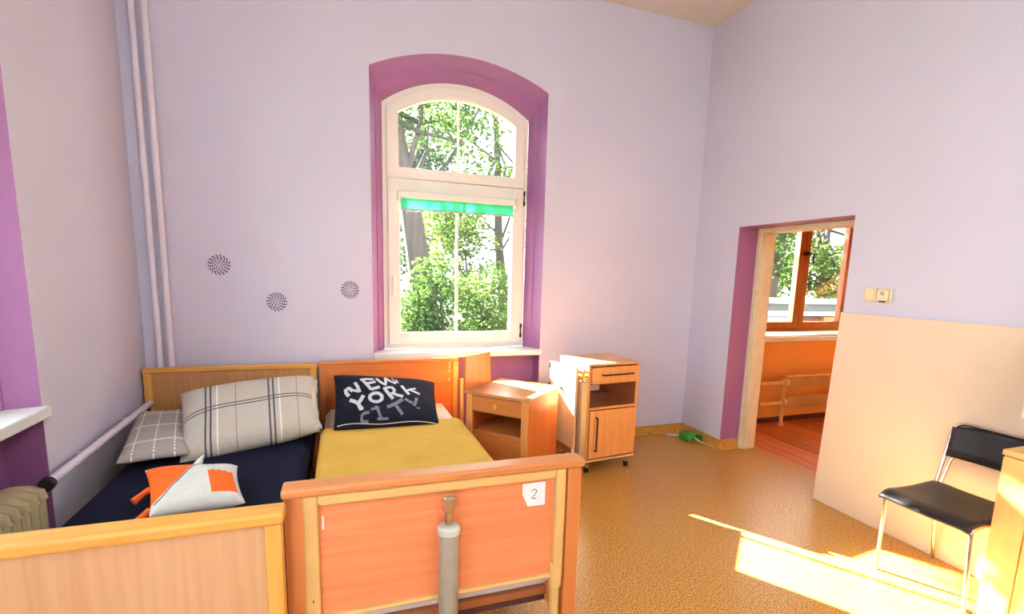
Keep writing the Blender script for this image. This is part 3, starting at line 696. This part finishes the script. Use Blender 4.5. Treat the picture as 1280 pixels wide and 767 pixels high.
# pillow with brush lettering
nyc, nf = pillow('pillow', 'black pillow with painted white lettering on the right-hand bed', 'black_cloth',
       (A(417, 538, 'y', -.78), A(550, 533, 'y', -.80), A(543, 478, 'y', -.22), A(417, 469, 'y', -.22)), .07, seed=21, edge=.035, n=44, puff=.5, wr_=1.8)
def uv_of(px, py):                   # lettering was read off in a 1280x640 crop; map crop -> pillow uv
    return ((px-140)/(1110-140), 1-.09-(py-80-(px-140)*.055)/(575-80)*.93)
def letters(strokes, mat):
    mb = MB()
    for wd, pts in strokes:
        fine = []
        for a, b in zip(pts, pts[1:]):
            k = max(2, int(math.dist(a, b)/12))
            fine += [(a[0]+(b[0]-a[0])*q/k, a[1]+(b[1]-a[1])*q/k) for q in range(k)]
        fine.append(pts[-1]); n = len(fine); L, Rr, Mi = [], [], []
        for i, p in enumerate(fine):
            a, b = fine[max(0, i-2)], fine[min(n-1, i+2)]; dx, dy = b[0]-a[0], b[1]-a[1]; l = math.hypot(dx, dy) or 1
            nx_, ny_ = -dy/l*wd, dx/l*wd
            for lst, s in ((L, 1), (Mi, 0), (Rr, -1)):
                u, v = uv_of(p[0]+nx_*s, p[1]+ny_*s); lst.append(nf(min(.985, max(.015, u)), min(.985, max(.015, v)), 1, .003))
        mb.add(L+Mi+Rr, [(r*n+i, r*n+i+1, (r+1)*n+i+1, (r+1)*n+i) for r in (0, 1) for i in range(n-1)])
    return mb.build('letter', mat, nyc, recalc=False)
O_ = [(512+58*math.cos(t*math.pi/9), 358+46*math.sin(t*math.pi/9)) for t in range(19)]
PAINT = [(17, [(262, 330), (238, 292), (232, 262), (262, 246), (300, 285), (268, 250)]), (16, [(320, 190), (345, 240), (364, 298)]), (12, [(262, 248), (300, 272), (325, 282), (350, 290)]),
         (15, [(392, 160), (425, 210), (472, 275)]), (14, [(372, 160), (430, 150), (498, 158)]), (14, [(428, 210), (470, 200), (515, 190)]), (15, [(470, 272), (510, 262), (552, 250)]),
         (18, [(268, 372), (310, 392), (348, 420)]), (18, [(398, 332), (372, 380), (348, 420), (368, 470), (392, 462)]),
         (16, O_), (15, [(592, 266), (630, 325), (672, 380)]), (13, [(585, 272), (630, 262), (668, 268), (690, 300), (668, 330), (640, 330)]), (13, [(668, 325), (715, 350), (768, 368)]),
         (14, [(758, 240), (790, 300), (826, 352)]), (11, [(800, 312), (842, 285), (898, 268)]), (12, [(830, 290), (880, 312), (936, 340)])]
GREY = [(13, [(520, 142), (560, 195), (606, 232), (612, 180), (606, 125), (650, 180), (706, 214)]), (6, [(670, 135), (715, 200)]), (6, [(712, 150), (730, 212)]),
         (12, [(448, 506), (405, 508), (380, 525), (378, 548), (395, 564), (440, 568)]), (12, [(505, 450), (530, 500), (552, 555)]), (12, [(462, 482), (540, 470)]), (7, [(520, 556), (620, 560)]),
         (18, [(612, 462), (690, 430), (762, 394)]), (15, [(690, 440), (720, 490), (752, 538)]),
         (12, [(782, 392), (820, 420), (858, 440)]), (15, [(900, 388), (885, 430), (868, 468)]), (6, [(890, 486), (925, 492)])]
def pick(src, *ix): return [src[i] for i in ix]
for ix in ((0, 1, 2), (3, 4, 5, 6), (7, 8), (9,), (10, 11, 12), (13, 14, 15)): letters(pick(PAINT, *ix), 'letter_paint')      # N E Y O R K
letters(GREY[:3], 'letter_paint')
for ix in ((3,), (4, 5, 6), (7, 8), (9, 10, 11)): letters(pick(GREY, *ix), 'letter_grey')                         # W C I T Y
# white hem along the lower edge
hem = MB(); hem.tube([nf(.03+.94*q/40, (.02+.008*math.sin(q*.22+1)), 1, .003) for q in range(41)], .003, 6); hem.build('hem', 'sheet_white', nyc)

def fox_paint(u, v, side):
    if u < .56 and v > .10 and (v-.12) > (u/.56)**1.5*.80 and u < .54 and v < .94: return 1
    if .66 < u < .94 and .12 < v < .62+.02*math.sin(u*90): return 1
    return 0
fox, ff = pillow('pillow', 'small white cushion with orange patches and orange tassels', ['fox_white', 'fox_orange'],
       (A(186, 646, 'z', .525), A(307, 628, 'z', .525), A(297, 582, 'z', .56), A(181, 588, 'z', .56)), .055, n=90, paint=fox_paint, seed=31, edge=.07, wr_=2.2)
for k, (u, v, dx, dy) in enumerate(((.0, .55, -.045, -.05), (.0, .12, -.04, -.07))):
    p = ff(u, v); MB().tube([p, p+Vector((dx*.5, dy*.4, -.012)), p+Vector((dx, dy, -.028))], [.014, .012, .016], 8).build('tassel', 'fox_orange', fox)
q = ff(.56, .97); MB().tube([q+Vector((0, -.02, .0)), q+Vector((.01, .006, .02)), q+Vector((.022, .02, .042))], [.02, .014, .003], 8).build('ear', 'fox_white', fox)
q = [ff(.05+.55*t, .10+.85*t**1.3, 1, .001) for t in [i/20 for i in range(21)]]
MB().tube(q, .0025, 6).build('seam', 'letter_grey', fox)

# ---------------------------------------------------------------- nightstand with raised flap
fl_, fr_, br_, bl_ = Vector((.48, -.61, 0)), Vector((.83, -.99, 0)), Vector((1.195, -.585, 0)), Vector((.835, -.255, 0))
ang = math.atan2(fr_.y-fl_.y, fr_.x-fl_.x)
W, Dp, Z = .515, .52, .68
e = thing('nightstand', 'orange wooden nightstand with a raised side flap and open shelf', 'nightstand', tuple((fl_+fr_+br_+bl_)/4), ang)
hw, hd = W/2, Dp/2
bx(-hw, hw, -hd, hd, Z-.022, Z).build('top', 'stand_top', e, bevel=.003)
for s in (-1, 1):
    a = -hw+.012 if s < 0 else hw-.034
    bx(a, a+.022, -hd+.02, hd-.01, .04, Z-.022).build('side_panel', 'stand_wood', e, bevel=.002)
    a = -hw+.012 if s < 0 else hw-.062
    bx(a, a+.05, -hd+.008, -hd+.024, .02, Z-.022).build('post', 'cab_wood', e, bevel=.002)
bx(-hw+.034, hw-.034, hd-.025, hd-.012, .05, Z-.022).build('back_panel', 'cab_inner', e)
dr = bx(-hw+.062, hw-.062, -hd+.014, -hd+.034, .545, .652).build('drawer', 'stand_front', e, bevel=.002)
MB().tube([(0, -hd+.014, .60), (0, -hd, .60), (0, -hd-.008, .60)], [.010, .010, .018], 12).build('knob', 'oak_post', dr)
bx(-hw+.034, hw-.034, -hd+.04, hd-.025, .53, .545).build('shelf', 'stand_front', e)
bx(-hw+.034, hw-.034, -hd+.03, hd-.025, .385, .40).build('shelf', 'stand_front', e)
bx(-hw+.062, hw-.062, -hd+.014, -hd+.03, .07, .385).build('door', 'stand_front', e, bevel=.002)
bx(-hw+.034, hw-.034, -hd+.03, hd-.025, .05, .07).build('bottom', 'stand_front', e)
for sx in (-1, 1):
    for sy in (-1, 1): bx(sx*(hw-.04)-.018, sx*(hw-.04)+.018, sy*(hd-.05)-.018, sy*(hd-.05)+.018, 0, .05).build('leg', 'stand_wood', e)
fp = MB().prism([(-hd+.01, Z-.03), (-hd+.02, Z+.235), (hd-.17, Z+.235), (hd-.15, Z-.03)], 'x', -hw-.02, -hw-.003).build('flap', 'stand_wood', e, bevel=.002)
for y in (-hd+.07, hd-.22): MB().cyl((-hw-.004, y-.03, Z-.004), (-hw-.004, y+.03, Z-.004), .005, 8).build('hinge', 'brass', fp)

# ---------------------------------------------------------------- bedside cabinet on castors with folded over-bed panel
e = thing('bedside_cabinet', 'hospital bedside cabinet on castors with folded side panel', 'cabinet', (1.585, -.50, 0), R_(6.5))
hw, hd, z0, z1 = .233, .21, .11, .86
for s in (-1, 1): a = -hw if s < 0 else hw-.018; bx(a, a+.018, -hd, hd, z0, z1-.02).build('side_panel', 'cab_wood', e, bevel=.002)
bx(-hw-.002, hw+.002, -hd, hd, z1-.02, z1).build('top', 'cab_top', e, bevel=.004)
bx(-hw+.018, hw-.018, -hd+.02, hd, z0, z0+.018).build('bottom', 'cab_wood', e)
bx(-hw, hw, -hd-.004, -hd+.02, z0-.012, z0+.004).build('plinth_rail', 'cream_tube', e, bevel=.002)
bx(-hw+.018, hw-.018, hd-.012, hd-.002, z0, .545).build('back_panel', 'cab_inner', e)
bx(.165, hw-.018, hd-.012, hd-.002, .545, .71).build('back_panel', 'cab_inner', e)
bx(-hw+.018, hw-.018, hd-.012, hd-.002, .71, z1-.02).build('back_panel', 'cab_inner', e)
bx(-hw+.018, hw-.018, -hd+.004, hd-.012, .505, .523).build('shelf', 'cab_wood', e, bevel=.001)
bx(-hw+.018, hw-.018, -hd+.004, hd-.012, .522, .526).build('shelf_liner', 'cab_inner', e)
bx(-hw+.018, hw-.018, -hd+.02, hd-.012, .695, .705).build('drawer_bed', 'cab_inner', e)
bx(hw-.0195, hw-.018, -hd+.01, hd-.012, .526, .695).build('shelf_liner', 'cab_inner', e)
dr = bx(-hw+.022, hw-.02, -hd-.012, -hd+.006, .708, .832).build('drawer', 'cab_wood', e, bevel=.003)
dd = bx(-hw+.022, hw-.02, -hd-.012, -hd+.006, .128, .50).build('door', 'cab_wood', e, bevel=.003)
MB().tube(bend([(-.12, -hd-.012, .775), (-.12, -hd-.034, .775), (.16, -hd-.034, .775), (.16, -hd-.012, .775)], .012), .006, 8).build('handle', 'dark_metal', dr)
MB().tube(bend([(-hw+.075, -hd-.012, .45), (-hw+.075, -hd-.036, .45), (-hw+.075, -hd-.036, .19), (-hw+.075, -hd-.012, .19)], .016), .006, 8).build('handle', 'dark_metal', dd)
for sx in (-1, 1):
    for sy in (-1, 1):
        cx_, cy_ = sx*(hw-.045), sy*(hd-.04)
        c_ = MB().cyl((cx_, cy_, .05), (cx_, cy_, z0), .013, 10).box(cx_-.016, cx_+.016, cy_-.014, cy_+.012, .045, .062).build('castor', 'chrome', e)
        MB().cyl((cx_-.009, cy_, .024), (cx_+.009, cy_, .024), .024, 18).build('wheel', 'dark_metal', c_, bevel=.004)
# lift column and folded panel on the left side
pc = bx(-hw-.066, -hw-.006, -hd-.012, -hd+.045, .12, .735).build('lift_column', 'aluminium', e, bevel=.008, seg=3)
bx(-hw-.064, -hw-.046, -hd+.05, -hd+.075, .10, .77).build('dark_rail', 'cab_inner', e, bevel=.004)
for z in (.755, .79): bx(-hw-.07, -hw-.004, -hd+.005, -hd+.04, z, z+.022).build('clamp', 'brass', pc, bevel=.004)
bx(-hw-.05, -hw-.03, -hd+.0, -hd+.03, .735, .83).build('clamp', 'chrome', pc, bevel=.003)
pn = bx(-hw-.094, -hw-.072, -hd+.03, hd-.01, .21, .822).build('folded_panel', 'flap_wood', e, bevel=.003)
bx(-hw-.096, -hw-.070, -hd+.04, hd-.02, .822, .829).build('panel_edge', 'chrome', pn, bevel=.002)
for z in (.60, .77): bx(-hw-.10, -hw-.084, hd-.012, hd+.006, z, z+.045).build('bracket', 'dark_metal', pn, bevel=.002)
MB().cyl((-hw-.094, .02, .64), (-hw-.12, .02, .64), .012, 10).build('knob', 'dark_metal', pn)
MB().cyl((-hw-.083, -hd+.045, .175), (-hw-.083, -hd+.045, .212), .012, 10).build('panel_foot', 'white_plastic', pn)
bs = MB().tube(bend([(-hw-.13, hd-.02, .035), (-hw-.08, -hd+.04, .035), (-hw-.03, -hd+.03, .06), (-hw-.03, -hd+.03, .13)], .04), .012, 8).build('base_bar', 'dark_metal', e)
MB().cyl((-hw-.15, hd-.02, .024), (-hw-.125, hd-.02, .024), .024, 14).build('wheel', 'dark_metal', bs)

# ---------------------------------------------------------------- board, chair, low cabinet, television
e = thing('plain_board', 'large beige board leaning on the wall beside the doorway', 'board', (2.8, -2.15, 0))
th = math.atan2(.03, 1.31)
mb = MB().prism([(-.036, .0), (-.018, .0), (.028, 1.312), (.010, 1.312)], 'y', -1.35, .612)
mb.build('panel', 'beige_board', e, bevel=.002)
e = thing('metal_chair', 'black chair with chrome tube legs in front of the board', 'chair', (2.50, -2.475, 0))
X0, X1, Y0, Y1 = -.235, .20, -.205, .17          # local: front = -x, far side = +y
tr = .0095
for y, in ((Y1,), (Y0,)):
    s = 1 if y > 0 else -1
    MB().tube(bend([(X0+.06, y+.012*s, 0), (X0+.035, y, .425), (X0+.10, y, .432)], .05, 8), tr, 12).build('leg', 'chrome', e)
    MB().tube(bend([(X1+.045, y-.01*s, 0), (X1-.02, y-.01*s, .425), (X1-.06, y-.01*s, .425)], .04, 8), tr, 12).build('leg', 'chrome', e)
    MB().tube([(X0+.09, y, .4325), (X1-.01, y, .418)], tr, 12).build('seat_rail', 'chrome', e)
ym = (Y0+Y1)/2
def loop(zb, zt, lean, ins, r):                 # inverted U of the back
    return bend([(X1-.03, Y1-ins, zb), (X1+.02+lean, Y1-ins, zt), (X1+.02+lean, Y0+ins, zt), (X1-.03, Y0+ins, zb)], r, 10)
MB().tube(loop(.40, .782, .055, .0, .06), tr, 12).build('back_frame', 'chrome', e)
MB().tube(loop(.41, .608, .028, .022, .04), tr*.8, 12).build('back_brace', 'chrome', e)
# backrest: bowed panel
mb = MB(); n = 18; vs_ = []
for k, (zz, xx) in enumerate(((.60, .233), (.645, .243), (.70, .253), (.752, .26), (.774, .262))):
    for i in range(n+1):
        t = i/n; y = Y1-.004+(Y0-Y1+.008)*t; bow = .02*math.sin(math.pi*t)**.8; rz = .03*(abs(2*t-1)**6) if k == 4 else 0
        vs_.append((xx+bow-.012, y, zz-rz))
fs = [(a*(n+1)+i, a*(n+1)+i+1, (a+1)*(n+1)+i+1, (a+1)*(n+1)+i) for a in range(4) for i in range(n)]
o = mb.add(vs_, fs).build('backrest', 'black_leather', e); sm = o.modifiers.new('thick', 'SOLIDIFY'); sm.thickness = .022; sm.offset = 0
# seat: dished pad with a rolled front edge
vs_ = []; nx, ny = 20, 16
for i in range(nx+1):
    for j in range(ny+1):
        u, v = i/nx, j/ny; x = X0-.005+(X1-.01-X0)*u; y = Y1+.012+(Y0-Y1-.024)*v
        z = .452-.012*math.sin(math.pi*u)-.03*max(0, 1-u/.16)**2-.008*math.sin(math.pi*v)+.004
        cr = (abs(2*u-1)**8)*(abs(2*v-1)**8)*.01
        vs_.append((x, y, z-cr))
fs = [(i*(ny+1)+j, i*(ny+1)+j+1, (i+1)*(ny+1)+j+1, (i+1)*(ny+1)+j) for i in range(nx) for j in range(ny)]
o = MB().add(vs_, fs).build('seat', 'black_leather', e); sm = o.modifiers.new('thick', 'SOLIDIFY'); sm.thickness = .02; sm.offset = 0
o.modifiers.new('b', 'BEVEL').width = .006

e = thing('low_cabinet', 'light wooden low cabinet standing by the right wall', 'cabinet', (2.6, -3.2, 0))
cx0, cx1, cy0, cy1 = -.185, .15, -.55, .505
bx(cx0, cx1, cy0, cy1, .0, .775).build('body', 'low_cab', e, bevel=.002)
bx(cx0-.012, cx1, cy0-.005, cy1+.006, .775, .80).build('top', 'low_cab', e, bevel=.003)
for a, b in ((cy1-.115, cy1-.003), (cy1-.55, cy1-.119), (cy0+.003, cy1-.554)):
    d = bx(cx0-.018, cx0, a, b, .05, .77).build('door', 'low_cab', e, bevel=.002)
    if b-a > .2:
        MB().tube(bend([(cx0-.018, b-.03, .60), (cx0-.042, b-.03, .60), (cx0-.042, b-.03, .48), (cx0-.018, b-.03, .48)], .012), .006, 8).build('handle', 'dark_metal', d)
e = thing('television', 'black-screened television with a white bezel on the low cabinet', 'television', (2.56, -3.05, .80))
bx(-.02, .05, -.40, .385, .125, .62).build('housing', 'tv_white', e, bevel=.006, seg=3)
bx(-.023, -.018, -.375, .362, .155, .595).build('screen', 'tv_screen', e)
MB().box(-.07, .09, -.16, .16, 0, .015).box(.0, .035, -.05, .05, .012, .15).build('stand', 'tv_white', e, bevel=.004)
# loop of cable on the floor by the cabinet
tag(MB().tube([(2.36+.03*math.cos(t*.45), -2.70+.03*math.sin(t*.45), .004+.0006*t) for t in range(22)], .003, 6).build('cable', 'black_rubber'), 'small loop of dark cable on the floor beside the low cabinet', 'cable')

# green dustpan lying in the corner
e = thing('dustpan', 'small green plastic dustpan with a white handle in the corner', 'dustpan', (2.725, -.265, 0), R_(8))
m = MB(); prof = [(-.075, .012), (-.07, .06), (.0, .085), (.07, .07), (.085, .02)]
vs_ = [(x, y, z) for y in (-.075, .075) for x, z in prof]; n = len(prof)
o = m.add(vs_, [(i, i+1, n+i+1, n+i) for i in range(n-1)]).build('pan', 'green_plastic', e); s = o.modifiers.new('t', 'SOLIDIFY'); s.thickness = .005
MB().tube([(-.02, .07, .03), (-.06, .13, .022), (-.10, .20, .012)], .009, 10).build('handle', 'white_plastic', e)
MB().tube([(.0, -.04, .05), (.0, -.11, .03), (.05, -.135, .008)], .006, 8).build('prong', 'white_plastic', e)

# ---------------------------------------------------------------- outdoors
GZ = -.75
struct(bx(-40, 60, OUT, 70, GZ-.3, GZ).build('ground', 'grass', smooth=False), 'grass and soil outside the windows')
struct(bx(-40, XL-OUT, -40, OUT, GZ-.3, GZ).build('ground', 'grass', smooth=False), 'grass outside the left wall')
tag(MB().prism([(4+9*math.cos(t*.4)*(1+.1*math.sin(3*t)), 17+4*math.sin(t*.4)) for t in range(16)], 'z', GZ, GZ+.02).build('fallen_leaves', 'leaf_litter', smooth=False), 'patch of pale fallen leaves under the trees', 'leaves', kind='stuff')
def leaves(mb, centers, n, size, rnd):
    vs_, fs = [], []
    for c, rad in centers:
        for _ in range(int(n*rad*rad)):
            while True:
                d = Vector((rnd.uniform(-1, 1), rnd.uniform(-1, 1), rnd.uniform(-1, 1)))
                if d.length < 1: break
            p = Vector(c)+Vector((d.x*rad, d.y*rad, d.z*rad*.75)); s = size*rnd.uniform(.6, 1.3)
            a = Vector((rnd.gauss(0, 1), rnd.gauss(0, 1), rnd.gauss(0, .6))).normalized(); b = a.cross(Vector((rnd.gauss(0, 1), rnd.gauss(0, 1), rnd.gauss(0, 1)))).normalized()
            k = len(vs_); vs_ += [p-a*s, p+b*s*.45, p+a*s, p-b*s*.45]; fs.append((k, k+1, k+2, k+3))
    return mb.add(vs_, fs)
def tree(name, label, base, height, tr_r, crowns, leaf, n=260, size=.07, seed=1, lean=(0, 0), cat='tree', group='trees and shrubs outside'):
    rnd = random.Random(seed); e = thing(name, label, cat, base, group=group)
    top = Vector((lean[0], lean[1], height))
    if tr_r:
        pts = [top*t+Vector((rnd.uniform(-.06, .06), rnd.uniform(-.06, .06), 0))*(t > 0) for t in (0, .2, .4, .6, .8, 1)]
        t_ = MB().tube(pts, [tr_r*(1.15-.75*t) for t in (0, .2, .4, .6, .8, 1)], 14).build('trunk', 'bark', e)
        b_ = MB()
        for c, r in crowns:
            s = top*rnd.uniform(.35, .8); c = Vector(c); m_ = (s+c)/2+Vector((rnd.uniform(-.2, .2), 0, rnd.uniform(-.1, .25)))
            b_.tube([s, m_, c], [tr_r*.28, tr_r*.18, tr_r*.06], 8)
        b_.build('branches', 'bark', t_)
    o = leaves(MB(), crowns, n, size, rnd).build('foliage', leaf, e, smooth=False, recalc=False); o['kind'] = 'stuff'
    return e
def blob(c, r, k, sp, seed):
    rnd = random.Random(seed); return [((c[0]+rnd.uniform(-sp[0], sp[0]), c[1]+rnd.uniform(-sp[1], sp[1]), c[2]+rnd.uniform(-sp[2], sp[2])), r*rnd.uniform(.7, 1.25)) for _ in range(k)]
tree('old_tree', 'thick grey-barked tree trunk close outside the arched window', (1.5, 6.4, GZ), 8.5, .25, blob((.2, .2, 5.4), .7, 9, (1.1, .8, .7), 3), 'leaf_mid', 700, .06, 5, (-1.2, .4))
tree('leafy_tree', 'slender tree with loose light green leaves behind the shrubs', (4.1, 9.6, GZ), 8, .14, blob((-.3, 0, 4.3), .6, 20, (1.5, 1.0, 1.9), 4), 'leaf_light', 520, .07, 6, (-.5, 0))
tree('leafy_tree', 'tall dark tree standing behind the thick trunk', (2.2, 13.5, GZ), 10, .2, blob((0, 0, 4.8), .8, 20, (1.5, 1.0, 2.8), 9), 'leaf_dark', 420, .09, 7, (.2, 0))
tree('shrub', 'dense dark shrub at the foot of the thick trunk', (1.35, 5.0, GZ), 2.0, .05, blob((0, 0, 1.75), .42, 22, (.5, .4, .85), 12), 'leaf_mid', 1300, .05, 8, cat='shrub')
tree('shrub', 'bright green shrub in front of the slender tree', (2.5, 6.2, GZ), 1.8, .05, blob((0, 0, 1.45), .42, 22, (.55, .4, .75), 13), 'leaf_light', 1300, .05, 9, cat='shrub')
tree('shrub', 'tall yellow-green shrub between the two big trees', (2.6, 8.2, GZ), 2.8, .05, blob((0, 0, 2.9), .5, 22, (.9, .5, 1.2), 14), 'leaf_light', 800, .06, 10, cat='shrub')
tree('garden_tree', 'unseen leaning tree placed to shade the fanlight, left of the arched window', (-1.0, 5.3, GZ), 6.5, .12, blob((-1.25, -.2, 6.0), .5, 9, (.3, .5, .45), 22), 'leaf_mid', 900, .07, 14, (-.3, 0))  # out of view, crown set in the sun's path to keep the board unlit
tree('garden_tree', 'unseen dense round tree added to shade the left wall window', (-4.6, 2.6, GZ), 4.5, .16, blob((0, 0, 5.0), .9, 16, (.8, .9, 1.1), 33), 'leaf_mid', 520, .10, 15)  # out of view, put there to block sun from the left niche
tree('garden_tree', 'forked garden tree seen through the brown window', (10.9, 7.0, GZ), 8, .17, blob((.2, 0, 4.4), .7, 16, (1.2, 1.0, 1.8), 16), 'leaf_mid', 520, .08, 11, (.7, 0))
tree('garden_tree', 'broad light green tree behind the low shed', (15.4, 9.0, GZ), 7, .2, blob((0, 0, 4.2), .9, 26, (2.6, 1.2, 2.4), 17), 'leaf_light', 520, .09, 12)
tree('garden_tree', 'leafy hedge tree behind the forked garden tree', (16.5, 14.5, GZ), 7, .2, blob((0, 0, 4.0), 1.2, 24, (4.5, 1.4, 2.8), 18), 'leaf_light', 320, .12, 13)
# low shed seen through the brown window
e = thing('garden_shed', 'low red walled shed with white fascia seen through the brown window', 'shed', (9.6, 4.4, GZ), R_(-4))
bx(-.3, 4, 0, 1.6, 0, 1.52).build('wall', 'ext_red', e)
bx(-1.9, -.3, .05, 1.6, 0, 1.52).build('white_wall', 'ext_white', e)
bx(-2.0, 4.1, -.12, 1.7, 1.52, 1.62).build('fascia', 'ext_white', e, bevel=.01)
bx(-1.95, 4.05, -.05, 1.6, 1.62, 1.78).build('parapet', 'ext_grey', e)
bx(-2.0, 4.1, -.10, 1.65, 1.78, 1.84).build('coping', 'ext_white', e, bevel=.01)
MB().prism([(.25, 0), (.75, 0), (.62, 1.5), (.30, 1.5)], 'y', -.1, .02).build('post', 'ext_ochre', e)
